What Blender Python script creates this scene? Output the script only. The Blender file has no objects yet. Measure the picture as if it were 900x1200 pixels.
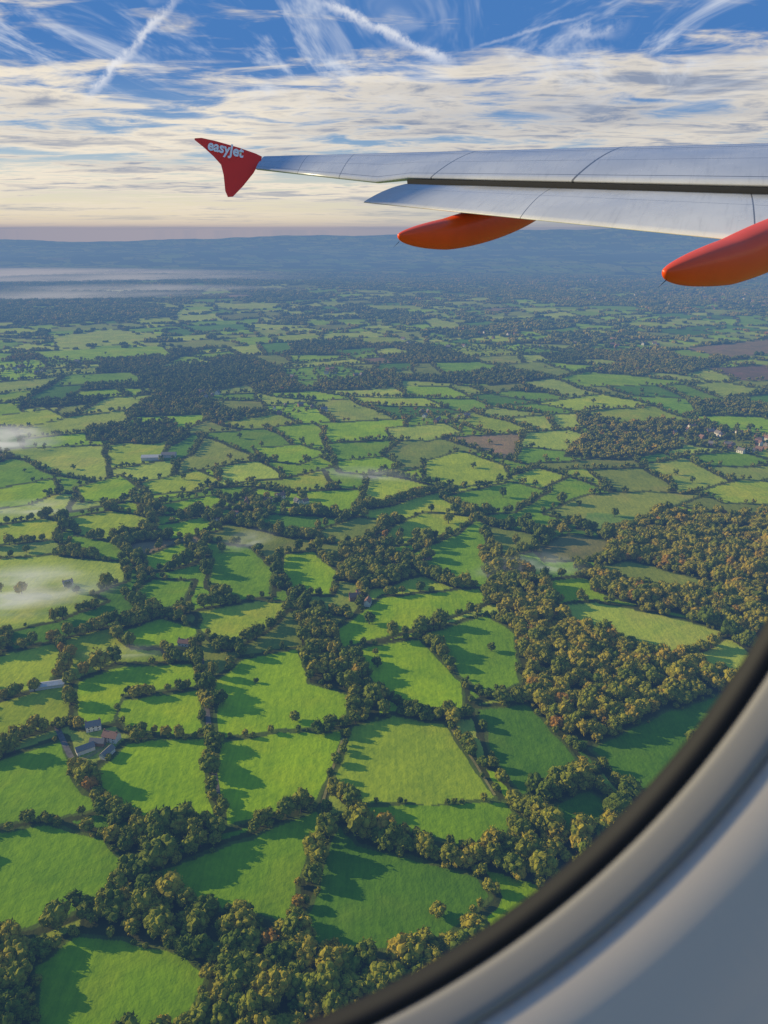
import bpy, math, random, numpy as np
from mathutils import Vector, Matrix
random.seed(7); RS=np.random.RandomState(11)
TH=math.radians(20.86); F=866.0; H=400.0
CT,ST=math.cos(TH),math.sin(TH)
scene=bpy.context.scene
scene.view_settings.view_transform='Standard'; scene.view_settings.look='None'; scene.view_settings.exposure=0

# ---------------- survey: oblique air-photo -> map metres on the ground plane
def g(u,v):
    a=(u-450)/F; b=(600-v)/F; Y=CT+b*ST; Z=-ST+b*CT; t=H/(-Z); return (a*t,Y*t)
def skydir(u,v):
    a=(u-450)/F; b=(600-v)/F
    return Vector((a,CT+b*ST,-ST+b*CT)).normalized()

# ---------------- numpy noise
def hsh(ix,iy,s):
    v=np.sin(ix*127.1+iy*311.7+s*74.7)*43758.5453
    return v-np.floor(v)
def vn(x,y,s=0):
    ix=np.floor(x);iy=np.floor(y);fx=x-ix;fy=y-iy
    fx=fx*fx*(3-2*fx);fy=fy*fy*(3-2*fy)
    a=hsh(ix,iy,s);b=hsh(ix+1,iy,s);c=hsh(ix,iy+1,s);d=hsh(ix+1,iy+1,s)
    return (a*(1-fx)+b*fx)*(1-fy)+(c*(1-fx)+d*fx)*fy
def fbm(x,y,s=0,o=4):
    r=0;a=.5;t=0
    for i in range(o):
        r=r+a*vn(x,y,s+i);t+=a;a*=.5;x=x*2.03+7.1;y=y*2.03+3.7
    return r/t
def sm(x,a,b):
    t=np.clip((x-a)/(b-a),0,1);return t*t*(3-2*t)
def height(x,y):
    x=np.asarray(x,float);y=np.asarray(y,float);r=np.hypot(x,y)
    z=(fbm(x/600,y/600,3,3)-.5)*9
    z=z+(fbm(x/2600,y/2600,5)-.5)*sm(r,2500,8000)*110
    ridge=110+320*sm(x,-7000,6000)+(fbm(x/2600,y/2500,9,5)-.5)*260
    z=z+sm(r,15500,21500)*ridge+np.exp(-((r-12000)/1400)**2)*190*(fbm(x/2500,y/4000,14))
    z=np.minimum(z,490)
    z=z-np.maximum(r-24500,0)*.06
    return z

# ---------------- node helpers
class NB:
    def __init__(s,nt): s.nt=nt; s.n=nt.nodes; s.l=nt.links
    def new(s,t,**k):
        n=s.n.new(t)
        for a,b in k.items(): setattr(n,a,b)
        return n
    def put(s,sock,v):
        if isinstance(v,bpy.types.NodeSocket): s.l.new(v,sock)
        else: sock.default_value=v
    def m(s,op,a,b=0.0,c=0.0,clamp=False):
        n=s.new('ShaderNodeMath',operation=op,use_clamp=clamp)
        s.put(n.inputs[0],a);s.put(n.inputs[1],b);s.put(n.inputs[2],c);return n.outputs[0]
    def vm(s,op,a,b=(0,0,0)):
        n=s.new('ShaderNodeVectorMath',operation=op);s.put(n.inputs[0],a);s.put(n.inputs[1],b)
        return n.outputs['Value'] if op in('DOT_PRODUCT','LENGTH') else n.outputs[0]
    def mr(s,v,a,b,c=0.0,d=1.0,smooth=True):
        n=s.new('ShaderNodeMapRange');n.interpolation_type='SMOOTHSTEP' if smooth else 'LINEAR'
        s.put(n.inputs[0],v)
        for i,q in enumerate((a,b,c,d)): s.put(n.inputs[i+1],q)
        return n.outputs[0]
    def mix(s,f,a,b,bt='MIX'):
        n=s.new('ShaderNodeMix',data_type='RGBA',blend_type=bt);s.put(n.inputs[0],f)
        for sk,v in((n.inputs[6],a),(n.inputs[7],b)):
            if isinstance(v,tuple) and len(v)==3: v=v+(1,)
            s.put(sk,v)
        return n.outputs[2]
    def noise(s,vec,scale,detail=4,rough=.5,dist=0):
        n=s.new('ShaderNodeTexNoise');s.put(n.inputs['Vector'],vec)
        n.inputs['Scale'].default_value=scale;n.inputs['Detail'].default_value=detail
        n.inputs['Roughness'].default_value=rough;n.inputs['Distortion'].default_value=dist
        return n.outputs['Fac']
def newmat(name):
    m=bpy.data.materials.new(name);m.use_nodes=True;nb=NB(m.node_tree)
    return m,nb,m.node_tree.nodes['Principled BSDF']
def simple(name,col,rough=.7,var=.15,scale=3.0,metal=0,spec=.5):
    m,nb,p=newmat(name)
    tc=nb.new('ShaderNodeTexCoord').outputs['Object']
    f=nb.noise(tc,scale,5,.6)
    c=nb.mix(nb.mr(f,.3,.7),tuple(x*(1-var) for x in col),tuple(min(1,x*(1+var)) for x in col))
    nb.l.new(c,p.inputs['Base Color']);p.inputs['Roughness'].default_value=rough;p.inputs['Metallic'].default_value=metal
    p.inputs['Specular IOR Level'].default_value=spec
    return m
def mkmesh(name,verts,faces,mats=(),smooth=False,mi=None):
    me=bpy.data.meshes.new(name);me.from_pydata([tuple(v) for v in verts],[],[tuple(f) for f in faces])
    for m in mats: me.materials.append(m)
    if mi is not None: me.polygons.foreach_set('material_index',np.array(mi,dtype=np.int32))
    if smooth: me.polygons.foreach_set('use_smooth',[True]*len(me.polygons))
    me.update();return me
def mkobj(name,me,parent=None,loc=None,link=True):
    o=bpy.data.objects.new(name,me)
    if link: scene.collection.objects.link(o)
    if parent: o.parent=parent
    if loc: o.location=loc
    return o

# ---------------- land use, traced from the photograph (field outlines)
BR=(.33,.52,.008);MD=(.22,.39,.012);YL=(.42,.53,.03);OL=(.28,.33,.04);TN=(.30,.22,.09);DK=(.12,.26,.014);PL=(.44,.54,.055)
FI=[
([(40,1210),(42,1135),(90,1098),(150,1102),(215,1122),(240,1142),(225,1178),(180,1215)],MD),
([(-60,975),(0,975),(60,965),(120,985),(145,1012),(130,1040),(92,1062),(40,1085),(-50,1095)],MD),
([(180,1020),(270,992),(330,968),(368,948),(385,962),(362,1000),(345,1040),(335,1082),(290,1066),(235,1056),(195,1040)],MD),
([(385,1000),(400,968),(415,990),(450,998),(500,1012),(560,1030),(572,1052),(540,1080),(475,1112),(370,1102),(362,1075)],DK),
([(257,870),(330,860),(402,858),(383,910),(372,936),(300,955),(268,965),(256,920)],BR),
([(252,800),(290,772),(350,760),(362,800),(408,815),(408,848),(330,855),(255,864)],BR),
([(415,852),(460,840),(520,847),(578,935),(500,943),(420,938),(390,918)],(.36,.48,.025)),
([(425,946),(590,941),(602,960),(590,988),(540,988),(480,975),(430,962)],MD),
([(112,905),(150,872),(190,866),(240,864),(243,930),(246,955),(180,962),(142,948),(122,925)],BR),
([(90,802),(140,782),(225,778),(230,803),(145,813),(130,845),(94,850)],BR),
([(146,820),(234,809),(238,856),(200,860),(150,852),(138,838)],BR),
([(-50,780),(0,770),(65,755),(75,780),(50,803),(-40,830)],YL),
([(28,882),(70,868),(88,920),(112,945),(70,955),(-50,968),(-40,905)],MD),
([(415,762),(490,748),(540,800),(545,835),(480,830),(440,800)],BR),
([(500,742),(570,722),(602,742),(608,800),(570,812),(540,790),(520,760)],MD),
([(395,737),(450,700),(560,690),(570,705),(500,730),(440,748),(400,757)],BR),
([(560,832),(620,827),(675,890),(660,912),(612,930),(582,890)],DK),
([(632,952),(690,927),(718,945),(690,975),(652,972)],DK),
([(695,877),(770,842),(880,800),(960,770),(960,900),(780,940),(735,925)],DK),
([(650,712),(700,706),(800,727),(850,742),(800,768),(740,755),(680,737)],PL),
([(690,667),(740,657),(862,690),(800,692),(740,682)],OL),
([(630,640),(670,625),(720,635),(690,655),(640,655)],(.24,.23,.06)),
([(640,600),(690,580),(760,577),(820,581),(760,603),(690,613)],(.34,.39,.05)),
([(820,576),(870,562),(930,570),(930,592),(850,589)],YL),
([(576,617),(628,625),(620,643),(590,650),(575,635)],OL),
([(465,614),(500,600),(555,605),(530,625),(480,635),(435,640)],YL),
([(520,582),(600,565),(640,575),(600,598),(560,600)],MD),
([(500,540),(540,528),(590,545),(595,560),(540,570),(500,560)],YL),
([(335,650),(365,645),(395,670),(385,695),(345,695),(332,670)],BR),
([(242,637),(290,641),(320,667),(315,698),(275,703),(247,688),(250,657)],MD),
([(235,717),(300,705),(340,707),(320,730),(270,760),(237,742)],YL),
([(170,652),(215,637),(230,655),(200,666),(175,667)],BR),
([(155,700),(180,680),(225,682),(215,705),(175,718)],MD),
([(140,742),(190,726),(230,737),(225,757),(160,757)],BR),
([(80,607),(130,598),(175,607),(170,625),(130,633),(95,625)],YL),
([(-60,660),(60,651),(140,660),(145,680),(100,698),(120,706),(60,728),(10,740),(-60,730)],PL),
([(90,570),(140,556),(160,570),(140,585),(100,586)],BR),
([(165,565),(230,550),(255,561),(230,573),(180,577)],YL),
([(180,592),(250,580),(270,590),(230,600),(190,602)],BR),
([(-50,580),(60,560),(70,573),(30,590),(-50,598)],BR),
([(-50,622),(50,607),(78,613),(60,630),(-50,642)],YL),
([(183,617),(240,606),(255,620),(200,631)],BR),
([(372,622),(420,606),(452,611),(430,630),(380,635)],OL),
([(300,525),(350,520),(380,530),(350,543),(310,538)],BR),
([(0,487),(55,480),(75,490),(30,500),(-40,500)],YL),
([(395,540),(450,535),(470,545),(430,555),(400,552)],BR),
([(455,500),(520,495),(540,505),(500,515),(460,512)],PL),
([(690,600),(760,606),(720,620),(680,618)],(.22,.35,.05)),
([(800,408),(900,398),(940,408),(860,420)],TN),([(830,432),(930,426),(940,445),(870,446)],(.22,.15,.075)),
([(250,357),(330,357),(320,363),(255,363)],PL),([(60,395),(130,386),(195,392),(150,403),(70,408)],PL),([(40,412),(190,406),(200,416),(60,424)],BR),
]
WO=[
([(580,700),(640,690),(700,752),(800,772),(855,790),(845,812),(760,842),(700,872),(650,855),(620,822),(608,770),(590,730)],.85),
([(720,612),(760,606),(950,598),(960,760),(860,740),(810,722),(720,702),(690,690),(700,655)],.85),
([(350,722),(385,724),(400,770),(445,808),(442,840),(415,848),(408,810),(368,800),(354,765)],.5),
([(400,642),(450,645),(480,652),(485,675),(450,690),(400,680)],.6),
([(-60,1110),(30,1100),(45,1135),(42,1215),(-60,1230)],.6),
([(180,1215),(240,1150),(275,1085),(335,1090),(370,1110),(475,1118),(560,1090),(640,1180),(300,1260)],.7),
([(90,1066),(140,1042),(235,1060),(290,1070),(270,1095),(215,1112),(150,1098),(95,1095)],.6),
([(578,942),(632,955),(690,990),(640,1040),(572,1020),(540,990),(590,990)],.7),
([(170,432),(290,420),(318,446),(210,466),(160,452)],.4),
([(100,500),(200,492),(220,510),(180,520),(100,516)],.5),
([(150,960),(250,958),(275,970),(180,1008),(140,1005)],.6),
([(560,640),(600,655),(640,690),(580,700)],.7),
([(690,500),(790,490),(800,525),(730,540),(660,535)],.75),
]
POLY=[(np.array([g(*p) for p in pts]),c) for pts,c in FI]
WPOLY=[(np.array([g(*p) for p in pts]),c) for pts,c in WO]
VILL=[(g(320,592),55,8),(g(268,606),40,5),(g(890,518),120,30),(g(790,508),80,7),(g(505,487),90,9),(g(345,478),80,6),(g(460,645),60,4),
      (g(700,402),260,10),(g(390,438),140,7),(g(60,430),160,7),(g(560,400),300,10),(g(850,350),900,60),(g(650,330),900,50),(g(230,462),90,5)]
SITES=[(g(112,868),26),(g(52,806),17),(g(424,706),20),(g(188,536),50),(g(215,752),10)]

def inside(P,x,y):
    c=np.zeros(len(x),bool);n=len(P);j=n-1
    for i in range(n):
        xi,yi=P[i];xj,yj=P[j]
        if yi!=yj:
            k=((yi>y)!=(yj>y))&(x<(xj-xi)*(y-yi)/(yj-yi)+xi); c^=k
        j=i
    return c
def dist(P,x,y):
    d=np.full(len(x),1e9);n=len(P)
    for i in range(n):
        a=P[i];b=P[(i+1)%n];e=b-a;L=e@e
        t=np.clip(((x-a[0])*e[0]+(y-a[1])*e[1])/L,0,1)
        d=np.minimum(d,np.hypot(x-a[0]-t*e[0],y-a[1]-t*e[1]))
    return d

def bsp_run(X,Y):
    n=len(X);ed=np.full(n,1e9);eh=np.zeros(n);c1=np.zeros(n);c2=np.zeros(n);c3=np.zeros(n)
    def clip(P,o,nn):
        A=[];B=[];m=len(P)
        s=[(p[0]-o[0])*nn[0]+(p[1]-o[1])*nn[1] for p in P]
        for i in range(m):
            j=(i+1)%m
            (A if s[i]>=0 else B).append(P[i])
            if (s[i]>=0)!=(s[j]>=0):
                t=s[i]/(s[i]-s[j]);q=(P[i][0]+t*(P[j][0]-P[i][0]),P[i][1]+t*(P[j][1]-P[i][1]));A.append(q);B.append(q)
        return A,B
    st=[([(-26000,-2000),(26000,-2000),(26000,27000),(-26000,27000)],np.arange(n),12345)]
    while st:
        P,idx,key=st.pop()
        if len(idx)==0 or len(P)<3: continue
        rr=random.Random(key)
        m=len(P);area=abs(sum(P[i][0]*P[(i+1)%m][1]-P[(i+1)%m][0]*P[i][1] for i in range(m)))/2
        cx=sum(p[0] for p in P)/m;cy=sum(p[1] for p in P)/m;r=math.hypot(cx,cy)
        tgt=(16000+min(r,9000)*8.5)*(.35+1.4*rr.random())
        if area<tgt:
            c1[idx]=rr.random();c2[idx]=rr.random();c3[idx]=rr.random();continue
        best=None
        for i in range(m):
            ex=P[(i+1)%m][0]-P[i][0];ey=P[(i+1)%m][1]-P[i][1];L=math.hypot(ex,ey)
            if L<1: continue
            ex/=L;ey/=L
            us=[p[0]*ex+p[1]*ey for p in P];vs=[-p[0]*ey+p[1]*ex for p in P]
            w=max(us)-min(us);h=max(vs)-min(vs)
            if best is None or w*h<best[0]: best=(w*h,(ex,ey) if w>=h else (-ey,ex))
        if best is None: continue
        ax=math.atan2(best[1][1],best[1][0])+rr.gauss(0,.24)
        nn=(math.cos(ax),math.sin(ax))
        sp=[p[0]*nn[0]+p[1]*nn[1] for p in P];lo,hi=min(sp),max(sp);cc=lo+(hi-lo)*(.33+.34*rr.random())
        o=(nn[0]*cc,nn[1]*cc)
        A,B=clip(P,o,nn)
        s=(X[idx]-o[0])*nn[0]+(Y[idx]-o[1])*nn[1];d=np.abs(s)
        k=d<ed[idx];ii=idx[k];ed[ii]=d[k];eh[ii]=rr.random()
        st.append((A,idx[s>=0],(key*3+1)&0xffffffff));st.append((B,idx[s<0],(key*5+7)&0xffffffff))
    return ed,eh,c1,c2,c3

def classify(x,y):
    n=len(x);r=np.hypot(x,y)
    wx=x+(fbm(x/18,y/18,21,2)-.5)*6;wy=y+(fbm(x/18,y/18,31,2)-.5)*6
    inp=np.full(n,-1);dp=np.full(n,1e9)
    for k,(P,c) in enumerate(POLY):
        mn=P.min(0)-22;mx=P.max(0)+22
        ii=np.nonzero((wx>mn[0])&(wx<mx[0])&(wy>mn[1])&(wy<mx[1]))[0]
        if len(ii)==0: continue
        ins=inside(P,wx[ii],wy[ii]);inp[ii[ins]]=k
        dp[ii]=np.minimum(dp[ii],dist(P,wx[ii],wy[ii]))
    wood=np.zeros(n);
    for P,a in WPOLY:
        ii=np.nonzero(inside(P,wx,wy))[0];wood[ii]=a
    bx=x+(fbm(x/260,y/260,41,3)-.5)*110;by=y+(fbm(x/260,y/260,51,3)-.5)*110
    ed,eh,c1,c2,c3=bsp_run(bx,by)
    infld=inp>=0
    nearp=(~infld)&(dp<8.5)
    wn=fbm(x/800,y/800,61,3);
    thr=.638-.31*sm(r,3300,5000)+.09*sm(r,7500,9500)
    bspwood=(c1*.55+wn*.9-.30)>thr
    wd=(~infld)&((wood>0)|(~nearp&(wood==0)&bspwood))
    hw=3.7+r/720.
    hw=np.minimum(hw,12)
    hedge=(~infld)&(~wd)&(~nearp)&(ed<hw)
    pal=np.array([BR,YL,MD,MD,BR,PL,OL,(.33,.41,.05),DK,TN,(.26,.18,.07),BR])
    ci=(c2*len(pal)).astype(int)
    ci=np.where((ci>=9)&(ci<=10)&(c3<.94),5,ci)
    col=pal[ci]*(.80+.36*c3)[:,None]
    pc=np.array([c for _,c in POLY])
    col=np.where(infld[:,None],pc[np.maximum(inp,0)],col)
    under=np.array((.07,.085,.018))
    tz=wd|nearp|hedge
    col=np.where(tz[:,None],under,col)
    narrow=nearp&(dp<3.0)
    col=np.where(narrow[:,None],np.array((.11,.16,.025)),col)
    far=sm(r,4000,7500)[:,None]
    col=col*(1-far)+far*(col*.55)  # distant ground darkened in its colour, in place of cloud shadow
    pr=np.zeros(n);sc=np.ones(n)
    gapn=fbm(x/45,y/45,71,3)
    pr=np.where(wd,.60,pr)
    pr=np.where(nearp&~wd,.66,pr);pr=np.where(hedge,np.where(eh<.35,.4,.9),pr)
    sc=np.where(nearp,np.clip(.28+dp/9.0,.3,1.05),sc);
    pr=np.where(nearp&~wd&(gapn<.45),pr*.4,pr);sc=np.where(nearp&~wd,sc*(.6+.85*gapn),sc)
    sc=np.where(hedge,.42+.64*gapn+.22*eh,sc)
    pr=np.where((~tz),.0026,pr)
    for (c,rad,_) in VILL:
        d=np.hypot(x-c[0],y-c[1]);pr=np.where(d<rad,np.minimum(pr,.3)+.10,pr)
    for c,rad in SITES:
        d=np.hypot(x-c[0],y-c[1]);pr=np.where(d<rad,pr*.12,pr)
    aut=np.where(wood>0,wood,.5+.4*(fbm(x/260,y/260,81,2)-.4)*2)
    return col,pr,sc,aut,tz

# ---------------- ground sheet
az=np.concatenate([np.arange(-42,42.01,.088),np.linspace(45,315,46)])
rad=[.01,60,120,180,215]
rad+=list(H/np.tan(np.radians(np.arange(60,2.86,-.088))))
rad+=list(np.geomspace(8100,24800,130))+[26000,30000,36000,46000,60000]
rad=np.array(rad);na,nr=len(az),len(rad)
A,R=np.meshgrid(np.radians(az),rad)
gx=(R*np.sin(A)).ravel();gy=(R*np.cos(A)).ravel();gz=height(gx,gy)
def cand(r0,r1,sp,azm):
    n=int(r1/sp)+1
    X,Y=np.meshgrid(np.arange(-n,n+1)*sp,np.arange(0,n+1)*sp);X=X.ravel();Y=Y.ravel()
    X=X+RS.uniform(-.48,.48,len(X))*sp;Y=Y+RS.uniform(-.48,.48,len(Y))*sp
    r=np.hypot(X,Y);a=np.degrees(np.arctan2(X,Y));k=(r>=r0)&(r<r1)&(np.abs(a)<azm);return X[k],Y[k]
B1=cand(215,1150,5.6,43);B2=cand(1150,2800,8.0,35);B3=cand(2800,8200,22.0,33)
allx=np.concatenate([gx,B1[0],B2[0],B3[0]]);ally=np.concatenate([gy,B1[1],B2[1],B3[1]])
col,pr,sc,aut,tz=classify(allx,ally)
ng=len(gx)
me=bpy.data.meshes.new('ground')
me.vertices.add(ng);me.vertices.foreach_set('co',np.stack([gx,gy,gz],1).astype(np.float32).ravel())
I,J=np.meshgrid(np.arange(nr-1),np.arange(na),indexing='ij');J2=(J+1)%na
q=np.stack([I*na+J,I*na+J2,(I+1)*na+J2,(I+1)*na+J],-1).reshape(-1,4)[:,::-1]
me.loops.add(q.size);me.polygons.add(len(q))
me.loops.foreach_set('vertex_index',q.astype(np.int32).ravel())
me.polygons.foreach_set('loop_start',np.arange(0,q.size,4,dtype=np.int32))
me.update(calc_edges=True)
me.polygons.foreach_set('use_smooth',np.ones(len(q),bool))
ca=me.color_attributes.new('Col','FLOAT_COLOR','POINT')
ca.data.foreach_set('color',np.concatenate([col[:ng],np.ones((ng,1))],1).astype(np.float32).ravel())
gm,nb,p=newmat('farmland')
at=nb.new('ShaderNodeAttribute',attribute_name='Col').outputs['Color']
tc=nb.new('ShaderNodeTexCoord').outputs['Object']
n1=nb.noise(tc,.02,4,.6,.6);n2=nb.noise(tc,.15,4,.65);n3=nb.noise(nb.vm('MULTIPLY',tc,(.35,.03,.1)),1,2,.6,.4)
f=nb.m('ADD',nb.m('MULTIPLY',nb.mr(n1,.3,.7),.42),nb.m('ADD',nb.m('MULTIPLY',nb.mr(n2,.3,.7),.30),nb.m('MULTIPLY',nb.mr(n3,.3,.7),.28)))
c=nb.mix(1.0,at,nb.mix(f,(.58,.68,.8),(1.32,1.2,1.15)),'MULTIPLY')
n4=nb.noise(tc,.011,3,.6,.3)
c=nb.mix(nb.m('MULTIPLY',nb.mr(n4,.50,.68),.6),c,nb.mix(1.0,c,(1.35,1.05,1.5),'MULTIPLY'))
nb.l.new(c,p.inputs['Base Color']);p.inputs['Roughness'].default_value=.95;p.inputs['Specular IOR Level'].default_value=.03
bp=nb.new('ShaderNodeBump');bp.inputs['Strength'].default_value=.7;bp.inputs['Distance'].default_value=1.3
nb.l.new(n2,bp.inputs['Height']);nb.l.new(bp.outputs[0],p.inputs['Normal'])
me.materials.append(gm);mkobj('ground',me)

# ---------------- trees
lm,nb,p=newmat('foliage')
ti=nb.new('ShaderNodeAttribute',attribute_name='tint',attribute_type='INSTANCER').outputs['Fac']
tc=nb.new('ShaderNodeTexCoord').outputs['Object']
nz=nb.noise(tc,.5,2,.6)
v=nb.m('ADD',ti,nb.m('MULTIPLY',nb.m('SUBTRACT',nz,.5),.35),clamp=True)
cr=nb.new('ShaderNodeValToRGB');nb.l.new(v,cr.inputs[0]);e=cr.color_ramp.elements
e[0].position=0;e[0].color=(.08,.125,.012,1);e[1].position=1;e[1].color=(.38,.19,.03,1)
for ps,cc in((.3,(.17,.205,.018)),(.58,(.30,.275,.024)),(.82,(.40,.30,.03))):
    k=e.new(ps);k.color=cc+(1,)
c=nb.mix(1.0,cr.outputs[0],nb.mix(nb.mr(nz,.3,.7),(.7,.7,.7),(1.25,1.25,1.2)),'MULTIPLY')
nb.l.new(c,p.inputs['Base Color']);p.inputs['Roughness'].default_value=.8;p.inputs['Specular IOR Level'].default_value=.06
bark=simple('bark',(.09,.065,.045),.9,.3,2)
import bmesh
def ico(sub):
    bm=bmesh.new();bmesh.ops.create_icosphere(bm,subdivisions=sub,radius=1)
    V=np.array([v.co[:] for v in bm.verts]);Fc=np.array([[v.index for v in f.verts] for f in bm.faces]);bm.free();return V,Fc
def tree(name,seed,nl=15,sub=2,leaves=800,R=4.6,trunk=True,flat=1.0,cz=6.2,zr=4.0):
    rs=np.random.RandomState(seed);IV,IF=ico(sub);V=[];Fs=[];mi=[];off=0
    def addf(v,f,m):
        nonlocal off
        V.append(v);Fs.extend((np.asarray(f)+off).tolist());mi.extend([m]*len(f));off+=len(v)
    if trunk:
        def limb(a,b,r0,r1):
            a=np.array(a,float);b=np.array(b,float);d=b-a;d/=np.linalg.norm(d);s=np.cross(d,[.3,.9,.1]);s/=np.linalg.norm(s);t=np.cross(d,s)
            an=np.arange(6)*math.pi/3
            ring=lambda c,r:c+r*(np.cos(an)[:,None]*s+np.sin(an)[:,None]*t)
            v=np.concatenate([ring(a,r0),ring(b,r1)]);f=[[i,(i+1)%6,6+(i+1)%6] for i in range(6)]+[[i,6+(i+1)%6,6+i] for i in range(6)]
            addf(v,f,1)
        limb((0,0,-.5),(0.1,0,cz-1.5),.5,.28)
        for i in range(5):
            a=rs.uniform(0,6.28);limb((.05,0,cz*.4+i*.3),(math.cos(a)*R*.65,math.sin(a)*R*.65,cz+rs.uniform(-1,1.5)),.2,.06)
    lobes=[]
    for i in range(nl):
        a=i*2.399+rs.uniform(-.4,.4);h=1-2*(i+.5)/nl;h=h*.9+.05;q=math.sqrt(max(0,1-h*h))
        rr=rs.uniform(.55,.82)
        c=np.array([math.cos(a)*q*R*rr,math.sin(a)*q*R*rr,cz+h*zr*rr]);lr=R*rs.uniform(.28,.46)
        lobes.append((c,lr))
    lobes.append((np.array([0,0,cz]),R*.5))
    for c,lr in lobes:
        v=IV*(1+rs.uniform(-.24,.24,(len(IV),1)))*lr*np.array([1,1,.85])+c;addf(v,IF,0)
    if leaves:
        k=rs.randint(0,nl,leaves);d=rs.normal(size=(leaves,3));d/=np.linalg.norm(d,axis=1)[:,None]
        C=np.array([lobes[i][0] for i in k])+d*np.array([lobes[i][1] for i in k])[:,None]*rs.uniform(.92,1.3,(leaves,1))
        s=rs.uniform(.35,.7,(leaves,1))
        a=rs.normal(size=(leaves,3))*s;b=rs.normal(size=(leaves,3))*s
        v=np.stack([C,C+a,C+b],1).reshape(-1,3);addf(v,np.arange(leaves*3).reshape(-1,3),0)
    V=np.concatenate(V)
    return mkmesh(name,V,Fs,(lm,bark),False,mi)
def coll(name,meshes):
    c=bpy.data.collections.new(name)
    for i,m in enumerate(meshes):
        c.objects.link(bpy.data.objects.new(m.name,m))
    return c
near=[tree('broadleaf_tree_%d'%i,i+1,nl=11+i,leaves=460,R=4.2+.25*i,zr=3.4+.45*(i%3)) for i in range(6)]
mid=[tree('distant_tree_%d'%i,i+31,nl=6,sub=1,leaves=60,R=4.8,trunk=True,cz=5.0,zr=3.6) for i in range(4)]
def clump(name,seed):
    rs=np.random.RandomState(seed);IV,IF=ico(1);V=[];Fs=[];off=0
    for i in range(10):
        r=rs.uniform(3.4,6.2);c=np.array([rs.uniform(-10,10),rs.uniform(-10,10),rs.uniform(2,5.2)])
        V.append(IV*(1+rs.uniform(-.2,.2,(len(IV),1)))*r*np.array([1,1,.85])+c);Fs+= (IF+off).tolist();off+=len(IV)
    return mkmesh(name,np.concatenate(V),Fs,(lm,))
far=[clump('tree_clump_%d'%i,50+i) for i in range(4)]
def scatter(name,x,y,z,s,vid,tint,collection):
    n=len(x);me=bpy.data.meshes.new(name);me.vertices.add(n);me.vertices.foreach_set('co',np.stack([x,y,z],1).astype(np.float32).ravel())
    def at(nm,ty,d,key='value'):
        a=me.attributes.new(nm,ty,'POINT');a.data.foreach_set(key,d)
    at('scl','FLOAT_VECTOR',s.astype(np.float32).ravel(),'vector')
    rt=np.zeros((n,3),np.float32);rt[:,2]=RS.uniform(0,6.28,n)
    at('rot','FLOAT_VECTOR',rt.ravel(),'vector')
    at('vid','INT',vid.astype(np.int32));at('tint','FLOAT',tint.astype(np.float32))
    o=mkobj(name,me);ng=bpy.data.node_groups.new(name,'GeometryNodeTree')
    ng.interface.new_socket('Geometry',in_out='INPUT',socket_type='NodeSocketGeometry')
    ng.interface.new_socket('Geometry',in_out='OUTPUT',socket_type='NodeSocketGeometry')
    N=ng.nodes;L=ng.links;gi=N.new('NodeGroupInput');go=N.new('NodeGroupOutput');ip=N.new('GeometryNodeInstanceOnPoints')
    ci=N.new('GeometryNodeCollectionInfo');ci.inputs['Collection'].default_value=collection;ci.inputs['Separate Children'].default_value=True;ci.inputs['Reset Children'].default_value=True
    ip.inputs['Pick Instance'].default_value=True
    def na_(nm,ty):
        a=N.new('GeometryNodeInputNamedAttribute');a.data_type=ty;a.inputs['Name'].default_value=nm;return a.outputs['Attribute']
    L.new(gi.outputs[0],ip.inputs['Points']);L.new(ci.outputs[0],ip.inputs['Instance'])
    L.new(na_('vid','INT'),ip.inputs['Instance Index']);L.new(na_('rot','FLOAT_VECTOR'),ip.inputs['Rotation']);L.new(na_('scl','FLOAT_VECTOR'),ip.inputs['Scale'])
    L.new(ip.outputs[0],go.inputs[0]);md=o.modifiers.new('scatter','NODES');md.node_group=ng;return o
off=ng
for nm,B,cl,nv,base in(('hedgerow_trees',B1,coll('tree_kinds',near),6,1.10),('woodland_trees',B2,coll('distant_tree_kinds',mid),4,1.0),('distant_woodland',B3,coll('clump_kinds',far),4,.95)):
    n=len(B[0]);P_=pr[off:off+n];S_=sc[off:off+n];A_=aut[off:off+n];off+=n
    k=RS.rand(n)<P_;x,y=B[0][k],B[1][k];s=S_[k]*base*RS.uniform(.6,1.35,k.sum())
    s3=np.stack([s*RS.uniform(.9,1.15,len(s)),s*RS.uniform(.9,1.15,len(s)),s*RS.uniform(.9,1.4,len(s))],1)
    t=np.clip(A_[k]*.66+RS.normal(0,.18,len(s)),0,1)
    scatter(nm,x,y,height(x,y)-.2,s3,RS.randint(0,nv,len(s)),t,cl)
    print(nm,len(x))
for (u,v,s) in [(386,858,1.1),(354,946,1.1),(122,955,1.2),(155,985,1.4),(256,826,1.5),(300,800,.5),(210,805,.7),(150,812,.7),(485,835,1.1),(470,835,.8),(218,1120,1.5),(640,640,1),(80,690,.9),(90,695,.8),(500,835,.8),(375,860,.8)]:
    x,y=g(u,v);o=mkobj('oak_tree',near[(u+v)%6],loc=(x,y,float(height(x,y))-.2));o.scale=(s,s,s);o.rotation_euler[2]=u

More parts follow.
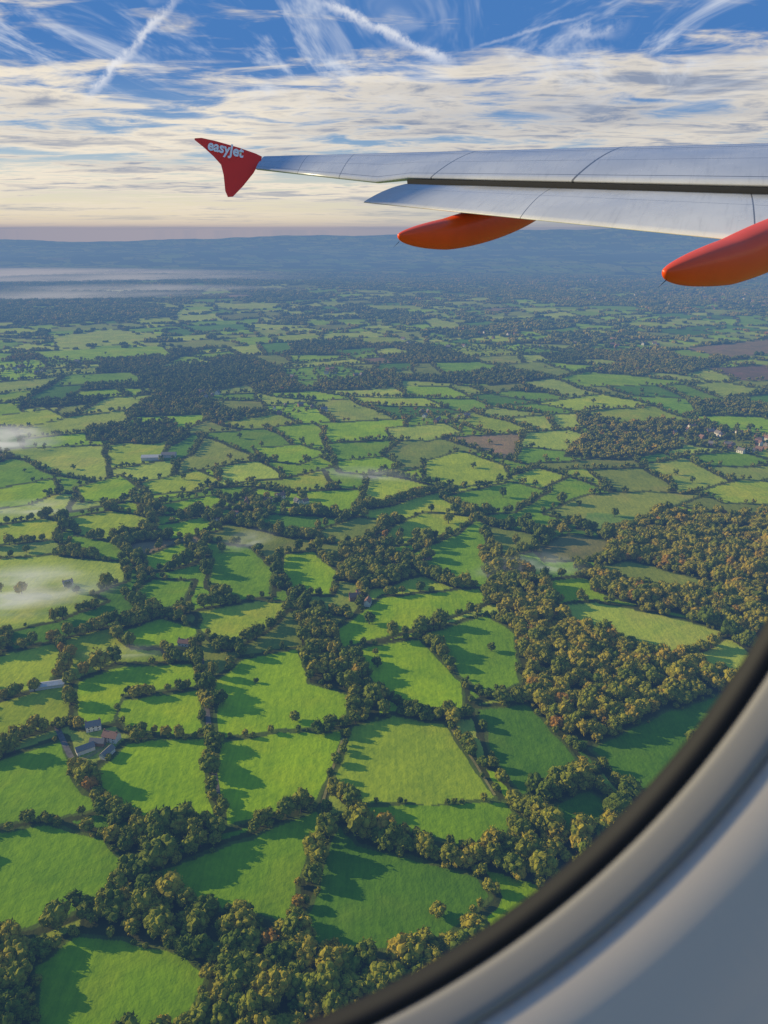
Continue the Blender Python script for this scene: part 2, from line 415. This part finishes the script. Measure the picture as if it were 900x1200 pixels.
# ---------------- lanes
def ribbon(name,pts,w,mat,off=.12):
    P=[np.array(g(*p)) for p in pts];Q=[]
    for a,b in zip(P[:-1],P[1:]):
        n=max(2,int(np.linalg.norm(b-a)/4));Q+=[a+(b-a)*i/n for i in range(n)]
    Q.append(P[-1]);V=[];Fc=[]
    for i,q in enumerate(Q):
        d=Q[min(i+1,len(Q)-1)]-Q[max(i-1,0)];d/=np.linalg.norm(d);nn=np.array([-d[1],d[0]])
        for s in(-1,1):
            t=q+nn*s*w/2;V.append((t[0],t[1],float(height(t[0],t[1]))+off))
        if i: k=2*i;Fc.append((k-2,k-1,k+1,k))
    return mkobj(name,mkmesh(name,V,Fc,(mat,)))
asph=simple('worn_asphalt',(.16,.145,.125),.9,.25,.3,spec=.1);dirt=simple('dirt_track',(.30,.27,.09),.95,.3,.2,spec=.05)
ribbon('country_lane',[(66,850),(76,872),(86,892),(105,920),(122,936)],4.5,asph)
ribbon('country_lane',[(236,770),(239,800),(246,860),(250,900),(256,935)],4.2,asph)
ribbon('farm_track',[(378,940),(390,900),(402,865)],2.2,dirt)
ribbon('farm_track',[(530,855),(556,893),(580,932)],2,dirt)
ribbon('farm_track',[(86,892),(105,885),(125,872)],4,dirt,.2)

# ---------------- buildings
brick=simple('brick',(.34,.20,.13),.9,.2,2,spec=.1);white=simple('white_render',(.80,.77,.70),.8,.08,1,spec=.1);slate=simple('grey_slate',(.26,.24,.21),.95,.2,2,spec=.02);tile=simple('clay_tile',(.32,.19,.13),.95,.25,2,spec=.02)
glass=simple('window_glass',(.04,.05,.06),.15,.1,1);metal=simple('sheet_metal',(.62,.60,.55),.8,.1,.5,spec=.05)
def hparts(L,W,Hh,rh,wm,rm,house=True):
    out=[];l,w=L/2,W/2
    V=[(-l,-w,-1),(l,-w,-1),(l,w,-1),(-l,w,-1),(-l,-w,Hh),(l,-w,Hh),(l,w,Hh),(-l,w,Hh),(-l,0,Hh+rh),(l,0,Hh+rh)]
    out.append(('walls',V,[(0,1,5,4),(2,3,7,6),(1,2,6,9,5),(3,0,4,8,7)],wm))
    e=.5;k=rh/w;ze=Hh-e*k;t=.25
    for s,nm in((-1,'roof_slope_1'),(1,'roof_slope_2')):
        a=[(-l-e,s*(w+e),ze+.05),(l+e,s*(w+e),ze+.05),(l+e,0,Hh+rh+.05),(-l-e,0,Hh+rh+.05)]
        b=[(x,y,z+t) for x,y,z in a]
        out.append((nm,a+b,[(0,1,2,3),(4,5,6,7),(0,1,5,4),(1,2,6,5),(2,3,7,6),(3,0,4,7)],rm))
    if house:
        def box(nm,x0,x1,y0,y1,z0,z1,m):
            out.append((nm,[(x0,y0,z0),(x1,y0,z0),(x1,y1,z0),(x0,y1,z0),(x0,y0,z1),(x1,y0,z1),(x1,y1,z1),(x0,y1,z1)],[(0,1,2,3),(4,5,6,7),(0,1,5,4),(1,2,6,5),(2,3,7,6),(3,0,4,7)],m))
        box('chimney_1',l-1.2,l-.2,-.5,.5,Hh,Hh+rh+1.6,brick);box('chimney_2',-l+.2,-l+1.2,-.5,.5,Hh,Hh+rh+1.6,brick)
        i=1
        for s in(-1,1):
            for fx in(-.3,0,.3):
                for z in(1,3.4):
                    if z+1.2<Hh and not(fx==0 and z==1):
                        box('window_%d'%i,fx*L-.6,fx*L+.6,s*w-.03,s*w+.03,z,z+1.2,glass);i+=1
            box('door_%d'%(1 if s<0 else 2),-.5,.5,s*w-.04,s*w+.04,0,2.1,slate)
    else:
        out.append(('door_1',[(l+.03,-1.8,0),(l+.03,1.8,0),(l+.03,1.8,3.2),(l+.03,-1.8,3.2)],[(0,1,2,3)],slate))
    return out
def building(name,u,v,rot,*a,**k):
    x,y=g(u,v);e=mkobj(name,None,loc=(x,y,float(height(x,y))));e.rotation_euler[2]=math.radians(rot)
    for nm,V,Fc,m in hparts(*a,**k): mkobj(nm,mkmesh(nm,V,Fc,(m,)),e)
building('farm_house',110,853,20,12,8,5.2,3,white,slate)
building('farm_house',131,866,-15,13,8,5.2,3.2,white,tile)
building('barn',100,879,35,14,7,4,2.6,white,slate,house=False)
building('barn',126,884,70,12,6,4,2.6,white,slate,house=False)
building('barn',115,871,-5,12,6,3.6,2.4,brick,slate,house=False)
building('long_barn',56,805,15,30,8,3.4,2,metal,metal,house=False)
building('brick_house',416,702,10,13,8,5.5,3.5,brick,tile)
building('brick_house',431,708,80,11,7,5.2,3.2,white,tile)
building('barn',424,695,20,13,7,4,2.6,brick,tile,house=False)
building('warehouse',178,537,5,36,18,6,3,metal,metal,house=False)
building('warehouse',198,534,5,26,18,6,3,metal,slate,house=False)
building('cottage',80,686,30,11,7,4,3,white,slate)
building('cottage',216,756,-10,11,7,4,3,white,tile)
def kind(nm,wm,rm):
    V=[];Fs=[];mi=[];mats=[]
    for _,v,f,m in hparts(12,8,5.2,3.2,wm,rm):
        if m not in mats: mats.append(m)
        o=len(V);V+=v;Fs+=[tuple(i+o for i in q) for q in f];mi+=[mats.index(m)]*len(f)
    return mkmesh(nm,V,Fs,mats,False,mi)
hk=coll('house_kinds',[kind('house_a',brick,tile),kind('house_b',white,slate),kind('house_c',brick,slate),kind('house_d',white,tile)])
hx=[];hy=[];hs=[]
for c,rd,n in VILL:
    for i in range(n):
        a=random.uniform(0,6.28);q=rd*math.sqrt(random.random());hx.append(c[0]+q*math.cos(a));hy.append(c[1]+q*math.sin(a)*.8);hs.append(random.uniform(.7,1.1)*(1+math.hypot(*c)/12000))
hx=np.array(hx);hy=np.array(hy);hs=np.array(hs)
scatter('village_houses',hx,hy,height(hx,hy),np.stack([hs]*3,1),RS.randint(0,4,len(hx)),np.zeros(len(hx)),hk)

# ---------------- haze layer (box volume over the lowlands; its emission stands in for scattered light)
def volmat(name,sig,L,het=None):
    m=bpy.data.materials.new(name);m.use_nodes=True;nt=m.node_tree;nt.nodes.clear();nb=NB(nt)
    o=nb.new('ShaderNodeOutputMaterial');ab=nb.new('ShaderNodeVolumeAbsorption');em=nb.new('ShaderNodeEmission');ad=nb.new('ShaderNodeAddShader')
    dm=max(sig)*1.25;ab.inputs['Density'].default_value=dm;ab.inputs['Color'].default_value=tuple(1-s/dm for s in sig)+(1,)
    e=[a*b for a,b in zip(sig,L)];mx=max(e);em.inputs['Color'].default_value=tuple(x/mx for x in e)+(1,);em.inputs['Strength'].default_value=mx
    if het:
        tc=nb.new('ShaderNodeTexCoord').outputs['Object'];ln=nb.vm('LENGTH',tc)
        fall=nb.mr(ln,.1,1.0,1.0,0.0)
        n=nb.noise(nb.vm('MULTIPLY',tc,(1.6,2.4,1.2)),1.0,3,.6,.6)
        k=nb.m('MULTIPLY',fall,nb.mr(n,.38,.68))
        nb.l.new(nb.m('MULTIPLY',k,dm*2.2),ab.inputs['Density']);nb.l.new(nb.m('MULTIPLY',k,mx*2.2),em.inputs['Strength'])
    nb.l.new(ab.outputs[0],ad.inputs[0]);nb.l.new(em.outputs[0],ad.inputs[1]);nb.l.new(ad.outputs[0],o.inputs['Volume']);return m
S0=1/6400.
hm=volmat('haze_glow',(S0*.75,S0,S0*1.3),(.155,.245,.385))
x0,x1,y0,y1,z0,z1=-32000,32000,-8000,11500,-90,436
hb=mkmesh('haze',[(x0,y0,z0),(x1,y0,z0),(x1,y1,z0),(x0,y1,z0),(x0,y0,z1),(x1,y0,z1),(x1,y1,z1),(x0,y1,z1)],[(3,2,1,0),(4,5,6,7),(0,1,5,4),(1,2,6,5),(2,3,7,6),(3,0,4,7)],(hm,))
mkobj('haze',hb)
mm=volmat('mist',(.024,.024,.024),(.68,.69,.62),True);ml=volmat('light_mist',(.012,.012,.012),(.64,.65,.56),True)  # mist volumes emit too, in place of scattered light
mf=volmat('far_mist',(.005,.005,.005),(.74,.75,.72),True)
IV3,IF3=ico(4)
def mist(u,v,sx,sy,sz,rot,mat,seed):
    x,y=g(u,v);o=mkobj('mist_patch',mkmesh('mist_patch',IV3,IF3,(mat,),True),loc=(x,y,float(height(x,y))+sz*.4));o.rotation_euler[2]=math.radians(rot);o.scale=(sx,sy,sz)
for a in [(-5,522,150,120,26,0,mm,1),(640,668,70,30,18,-20,ml,2),(592,672,60,25,16,20,ml,3),(292,640,50,28,18,30,ml,4),(20,700,130,85,17,10,mm,5),(430,560,120,34,16,-15,ml,8),(150,770,60,16,9,5,ml,9),
          (40,352,1500,180,45,8,mf,11),(170,343,1300,150,40,-3,mf,12),(0,322,3200,480,60,0,mf,13),(120,330,2000,250,50,5,mf,16),(40,600,120,40,16,5,ml,14)]: mist(*a)

# ---------------- aircraft wing (own frame)
wing=mkobj('airliner_wing',None,loc=(0,0,H));wing.rotation_euler=(math.pi/2-TH,0,0)
UP=np.array((-.137,.816,-.561));UP/=np.linalg.norm(UP)
def L3(p): return (p[0],p[1],-p[2])
def PX(u,v,d): return np.array([(u-450)/F*d,(600-v)/F*d,d])
T1=np.array((-2.86,7.68,16.5));TLE=np.array((-2.80,8.33,17.3));TEL=np.array((-.37,5.53,12.9));TE=np.array((4.16,3.03,8.));LE=np.array((5.98,5.74,11.5))
GL=np.array((.44,6.17,13.6));GR=np.array((4.98,4.25,9.575));AL=np.array((-.16,6.18,13.8))
LEs=lambda t:TLE+(LE-TLE)*t
stations=[(T1,LEs(0)),(T1+(AL-T1)*.5,LEs(.175)),(AL,LEs(.35)),(GL,LEs(.42)),(GL+(GR-GL)*.33,LEs(.61)),(GL+(GR-GL)*.66,LEs(.8)),(GR,LE),(GR+.8*(GR-GL),LE+.8*(LE-LEs(.42)))]
def wingskin(name,st,tk,ts,aftt,mat,bulge=.03,drop=0.):
    V=[];UVs=[];n=15;S=len(st);acc=[0]
    for i in range(1,S): acc.append(acc[-1]+np.linalg.norm(st[i][0]-st[i-1][0]))
    for i,(a,l) in enumerate(st):
        ch=np.linalg.norm(l-a);th=tk[0]+(tk[1]-tk[0])*acc[i]/acc[-1]
        for j in range(n):
            t=j/(n-1);up=bulge*ch*math.sin(math.pi*t)**.8
            V.append(a+(l-a)*t+UP*(up-drop));UVs.append((acc[i],t))
        for j in range(n):
            t=1-j/(n-1);th_=th*(math.sqrt(max(0,1-t))*2.2*(1-(1-t)**3)*.9+ (aftt/th)*(1-t))
            V.append(a+(l-a)*(t)+UP*(bulge*ch*math.sin(math.pi*t)**.8-drop-max(.012,th_)));UVs.append((acc[i],t))
    Fs=[];m=2*n
    for i in range(S-1):
        for j in range(m):
            j2=(j+1)%m;Fs.append((i*m+j,i*m+j2,(i+1)*m+j2,(i+1)*m+j))
    Fs.append(tuple(range(m)));Fs.append(tuple((S-1)*m+j for j in range(m))[::-1])
    me=mkmesh(name,[L3(v) for v in V],Fs,(mat,),True)
    uv=me.uv_layers.new(name='UVMap')
    for lp in me.loops: uv.data[lp.index].uv=UVs[lp.vertex_index]
    return mkobj(name,me,wing)
def wingmat(name,base,seams_s,seams_t,red=False):
    m,nb,p=newmat(name);uv=nb.new('ShaderNodeUVMap').outputs[0];sp=nb.new('ShaderNodeSeparateXYZ');nb.l.new(uv,sp.inputs[0])
    tc=nb.new('ShaderNodeTexCoord').outputs['Object'];n=nb.noise(tc,.8,5,.6);n2=nb.noise(nb.vm('MULTIPLY',uv,(3.,.8,1)),4,4,.6)
    n6=nb.noise(nb.vm('MULTIPLY',uv,(9.,.5,1)),2,4,.7)
    c=nb.mix(nb.mr(n,.3,.7),tuple(b*.86 for b in base),base);c=nb.mix(nb.m('MULTIPLY',nb.mr(n2,.5,.75),.3),c,tuple(b*.55 for b in base))
    c=nb.mix(nb.m('MULTIPLY',nb.mr(n6,.55,.75),.35),c,tuple(b*.6 for b in base))
    ln=None
    for q,w,o,sl in [(a,w_,0,sl) for a,w_,sl in seams_s]+[(a,w_,1,0) for a,w_ in seams_t]:
        co=sp.outputs[o]
        if sl: co=nb.m('ADD',co,nb.m('MULTIPLY',sp.outputs[1],sl))
        d=nb.m('LESS_THAN',nb.m('ABSOLUTE',nb.m('SUBTRACT',co,q)),w);ln=d if ln is None else nb.m('MAXIMUM',ln,d)
    if ln is not None: c=nb.mix(nb.m('MULTIPLY',ln,.8),c,(.05,.05,.055))
    nb.l.new(c,p.inputs['Base Color']);nb.l.new(nb.mr(n,.3,.7,.16,.34),p.inputs['Roughness'])
    p.inputs['Specular IOR Level'].default_value=.7;return m
wm=wingmat('painted_wing_skin',(.56,.56,.58),[(5.3,.016,-.6),(8.2,.020,-.6),(3.0,.010,.1),(1.6,.008,.1)],[(.10,.005),(.84,.010),(.77,.003),(.93,.005),(.45,.003)])
fm=wingmat('painted_flap_skin',(.70,.67,.63),[(3.6,.008,.1),(7.0,.010,.1)],[(.6,.003)])
wingskin('wing_panel',stations,(.10,.42),None,.03,wm)
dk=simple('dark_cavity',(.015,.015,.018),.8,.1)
fl=[]
for k in(0,.25,.5,.75,1,1.8):
    a=TEL+(TE-TEL)*k;b=GL+(GR-GL)*k;b=b-(b-a)*.03;fl.append((a,b))
wingskin('flap',fl,(.10,.20),None,.015,fm,.035,.11)
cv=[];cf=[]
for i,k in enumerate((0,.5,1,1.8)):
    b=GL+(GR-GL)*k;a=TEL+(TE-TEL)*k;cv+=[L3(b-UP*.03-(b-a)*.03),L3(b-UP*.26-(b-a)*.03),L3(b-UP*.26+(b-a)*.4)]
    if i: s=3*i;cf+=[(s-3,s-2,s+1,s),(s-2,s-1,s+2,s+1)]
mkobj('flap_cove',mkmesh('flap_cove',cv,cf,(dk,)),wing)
om=simple('orange_red_paint',(.95,.085,.006),.38,.08,1.2,spec=.4);rm=simple('red_paint',(.98,.05,.03),.4,.03,1.0,spec=.35)
def fairing(name,A_,B_,r,h,pw=.5):
    A_=np.array(A_);B_=np.array(B_)-UP*.12;ax=B_-A_;L=np.linalg.norm(ax);ax/=L;sd=np.cross(ax,UP);sd/=np.linalg.norm(sd);u2=np.cross(sd,ax)
    if u2@UP<0: u2=-u2
    V=[];n=34;m=24
    for i in range(n+1):
        t=(i/n)**1.5;rr=math.sin(math.pi*min(1,t*.88+.004))**pw
        rr=max(rr,.04);cc=A_+ax*L*t-u2*h*.25*min(1,t/.3)+u2*h*.25
        for j in range(m):
            a=2*math.pi*j/m;ca,sa=math.cos(a),math.sin(a)
            V.append(L3(cc+sd*r*rr*np.sign(ca)*abs(ca)**.75+u2*h*rr*(sa*(1.0 if sa<0 else .5))))
    Fs=[(i*m+j,i*m+(j+1)%m,(i+1)*m+(j+1)%m,(i+1)*m+j) for i in range(n) for j in range(m)]+[tuple(range(m))[::-1],tuple(n*m+j for j in range(m))]
    return mkobj(name,mkmesh(name,V,Fs,(om,),True),wing)
fairing('flap_track_fairing_1',(.22,3.98,10.9),(2.75,5.55,13.0),.23,.36)
fairing('flap_track_fairing_2',(2.72,2.24,7.2),(5.9,4.0,9.3),.24,.37)
for i,(a,b) in enumerate([((781,328,7.2),(769,339,7.15)),((468,283,10.9),(460,291,10.9))]):
    a=PX(*a);b=PX(*b);w=.006;mkobj('static_wick_%d'%(i+1),mkmesh('w',[L3(a+np.array([0,w,0])),L3(a-np.array([0,w,0])),L3(a+np.array([0,0,w])),L3(b)],[(0,1,3),(1,2,3),(2,0,3),(0,2,1)],(dk,)),wing)
dd=lambda u:16.6+.006*(u-266)
fo=[(228,162),(236,161.5),(252,165),(280,173),(300,180),(307,183.5),(306,188),(301,196),(297,203),(285,218),(273,230.5),(267,231),(264,224),(262,205),(259,193),(250,183),(238,172),(228,164)]
V=[];N_=len(fo)
for s in(0,1):
    for u,v in fo: V.append(L3(PX(u,v,dd(u)+s*.07)))
Fs=[tuple(range(N_)),tuple(range(N_,2*N_))[::-1]]+[(i,(i+1)%N_,N_+(i+1)%N_,N_+i) for i in range(N_)]
mkobj('wingtip_fence',mkmesh('wingtip_fence',V,Fs,(rm,)),wing)
cu=bpy.data.curves.new('lettering','FONT');cu.body='easyJet';cu.size=1;cu.offset=.03;cu.resolution_u=4
to=bpy.data.objects.new('tmp',cu);scene.collection.objects.link(to);bpy.context.view_layer.update()
tm=bpy.data.meshes.new_from_object(to.evaluated_get(bpy.context.evaluated_depsgraph_get()));bpy.data.objects.remove(to)
xs=[v.co.x for v in tm.vertices];x0=min(xs);k=43/(max(xs)-x0);ca,sa=math.cos(math.radians(13)),math.sin(math.radians(13))
for v in tm.vertices:
    tx=(v.co.x-x0)*k;ty=v.co.y*k*1.15;u=243+tx*ca+ty*sa*.6;w=175+tx*sa-ty*ca;v.co=L3(PX(u,w,dd(u)-.02))
tm.materials.clear();tm.materials.append(simple('white_lettering',(.95,.95,.95),.5,.02));mkobj('lettering',tm,wing)

# ---------------- cabin window surround
cab=mkobj('cabin_window_surround',None,loc=(0,0,H));cab.rotation_euler=(math.pi/2-TH,0,0)
D0=.2;cx,cy=(-50-450)/F,(600-190)/F
def rings(name,prof,mat):
    n=420;V=[]
    for rp,d in prof:
        for j in range(n):
            a=2*math.pi*j/n;V.append(((cx+(rp+10)/F*math.cos(a))*D0,(cy+(rp+10)/F*math.sin(a))*D0,-d))
    Fs=[(i*n+j,i*n+(j+1)%n,(i+1)*n+(j+1)%n,(i+1)*n+j) for i in range(len(prof)-1) for j in range(n)]
    return mkobj(name,mkmesh(name,V,Fs,(mat,),True),cab)
rub=simple('rubber_seal',(.015,.015,.017),.6,.1,20,spec=.2);bez=simple('bezel_plastic',(.27,.25,.23),.6,.05,6,spec=.2);pan=simple('cabin_panel_plastic',(.60,.51,.43),.75,.03,5,spec=.2)
rings('window_seal',[(1098,.208),(1101,.203),(1116,.2015),(1119,.206)],rub)
rings('window_bezel',[(1117,.2045),(1118,.2015),(1124,.1998),(1148,.1985),(1158,.1975),(1163,.1985),(1164,.203)],bez)
rings('window_gap',[(1161,.2045),(1172,.2045)],rub)
rings('cabin_wall_panel',[(1168.5,.203),(1169.5,.1985),(1178,.1968),(1230,.1955),(1320,.1925),(1500,.186),(1900,.168),(2600,.135)],pan)

# ---------------- sun, sky
EL=math.radians(20);AZ=math.radians(-74)
sd=Vector((math.sin(AZ)*math.cos(EL),math.cos(AZ)*math.cos(EL),math.sin(EL)))
sl=bpy.data.lights.new('sun','SUN');sl.energy=5;sl.angle=math.radians(.5);sl.color=(1,.87,.54)
so=mkobj('sun',sl);so.rotation_euler=sd.to_track_quat('Z','Y').to_euler()
w=bpy.data.worlds.new('World');scene.world=w;w.use_nodes=True;nb=NB(w.node_tree);bg=w.node_tree.nodes['Background']
try: w.cycles.sampling_method='NONE'
except Exception as ex: print(ex)
ST_=.1;bg.inputs['Strength'].default_value=ST_
sky=nb.new('ShaderNodeTexSky');sky.sky_type='NISHITA';sky.sun_disc=False;sky.sun_elevation=EL;sky.sun_rotation=AZ%(2*math.pi);sky.altitude=400
D=nb.vm('NORMALIZE',nb.new('ShaderNodeTexCoord').outputs['Generated'])
sp=nb.new('ShaderNodeSeparateXYZ');nb.l.new(D,sp.inputs[0]);dx,dy,dz=sp.outputs
nb.l.new(nb.vm('MAXIMUM',D,(-1,-1,.004)),sky.inputs[0])
up=nb.m('MAXIMUM',dz,0.0)
den=nb.m('ADD',up,.045)
cb=nb.new('ShaderNodeCombineXYZ');nb.put(cb.inputs[0],nb.m('DIVIDE',dx,den));nb.put(cb.inputs[1],nb.m('DIVIDE',dy,den));P=cb.outputs[0]
def S(c,k=1.0): return tuple(x/ST_*k for x in c)
base=nb.mix(1.0,sky.outputs[0],(.55,.78,1.0),'MULTIPLY')
base=nb.mix(.6,base,S((.40,.55,.72)))
base=nb.mix(nb.m('MULTIPLY',nb.mr(dz,.04,.20),.93),base,S((.05,.185,.50)))
glow=nb.m('MULTIPLY',nb.mr(dz,.105,.0),nb.mr(dx,.50,-.25,.15,.98))
base=nb.mix(glow,base,S((1.0,.88,.58)))
n1=nb.noise(nb.vm('MULTIPLY',P,(.30,.60,1)),1.0,5,.6,.5)
n2=nb.noise(nb.vm('MULTIPLY',P,(1.7,2.6,1)),1.0,5,.64,.5)
n3=nb.noise(nb.vm('MULTIPLY',P,(.28,.5,1)),1.0,2,.5,.3)
cover=nb.m('ADD',nb.mr(dz,.11,.25,.050,-.085),nb.mr(dx,-.1,.4,0,.06))
den_=nb.m('ADD',nb.m('ADD',nb.m('MULTIPLY',n1,.58),nb.m('MULTIPLY',n2,.42)),cover)
fade=nb.mr(dz,.28,.45,1.0,.2)  # thins clouds in the unseen upper sky to cut ambient fill
cl=nb.m('MULTIPLY',nb.m('MULTIPLY',nb.mr(den_,.465,.585),nb.mr(dz,.0,.05,.25,.96)),fade)
shade=nb.m('ADD',nb.mr(n3,.38,.62,0,.40),nb.mr(dx,-.30,.30,.0,.35),clamp=True)
shade=nb.m('ADD',shade,nb.mr(den_,.54,.68,-.2,.65),clamp=True)
ccol=nb.mix(shade,S((.96,.86,.69)),S((.27,.32,.43)))
out=nb.mix(cl,base,ccol)
n5=nb.noise(nb.vm('MULTIPLY',P,(1.5,.5,1)),1.0,5,.65,1.2)
out=nb.mix(nb.m('MULTIPLY',nb.m('MULTIPLY',nb.mr(n5,.46,.72),nb.mr(dz,.11,.18,0,.75)),fade),out,S((.80,.84,.90)))
wob=nb.noise(nb.vm('MULTIPLY',D,(45,45,45)),1.0,4,.65)
for (a,b,wd,op) in [((100,118),(212,-8),.0055,.75),((366,-4),(534,78),.006,.75),((548,58),(700,14),.0022,.3),((660,40),(735,32),.008,.55)]:
    d1=skydir(*a);d2=skydir(*b);nn=d1.cross(d2).normalized();tt=(d2-d1).normalized();s1=d1.dot(tt);s2=d2.dot(tt)
    off=nb.m('ADD',nb.vm('DOT_PRODUCT',D,tuple(nn)),nb.m('MULTIPLY',nb.m('SUBTRACT',wob,.5),wd*3.5))
    ac=nb.mr(nb.m('ABSOLUTE',off),wd*1.3,0.0);al=nb.vm('DOT_PRODUCT',D,tuple(tt))
    ex=nb.m('MULTIPLY',nb.mr(al,s1-.01,s1+.03),nb.mr(al,s2+.01,s2-.03))
    fr=nb.m('GREATER_THAN',nb.vm('DOT_PRODUCT',D,tuple(d1)),.5)
    k=nb.m('MULTIPLY',nb.m('MULTIPLY',nb.m('MULTIPLY',ac,ex),fr),nb.m('MULTIPLY',nb.mr(wob,.3,.62,.25,1.0),op))
    out=nb.mix(k,out,S((.88,.89,.92)))
nb.l.new(out,bg.inputs['Color'])

# ---------------- camera
cd=bpy.data.cameras.new('camera');co=mkobj('camera',cd,loc=(0,0,H));co.rotation_euler=(math.pi/2-TH,0,0)
cd.sensor_fit='VERTICAL';cd.sensor_height=36;cd.sensor_width=27;cd.lens=36*F/1200;cd.clip_start=.01;cd.clip_end=150000
cd.dof.use_dof=True;cd.dof.focus_distance=30;cd.dof.aperture_fstop=13
scene.camera=co
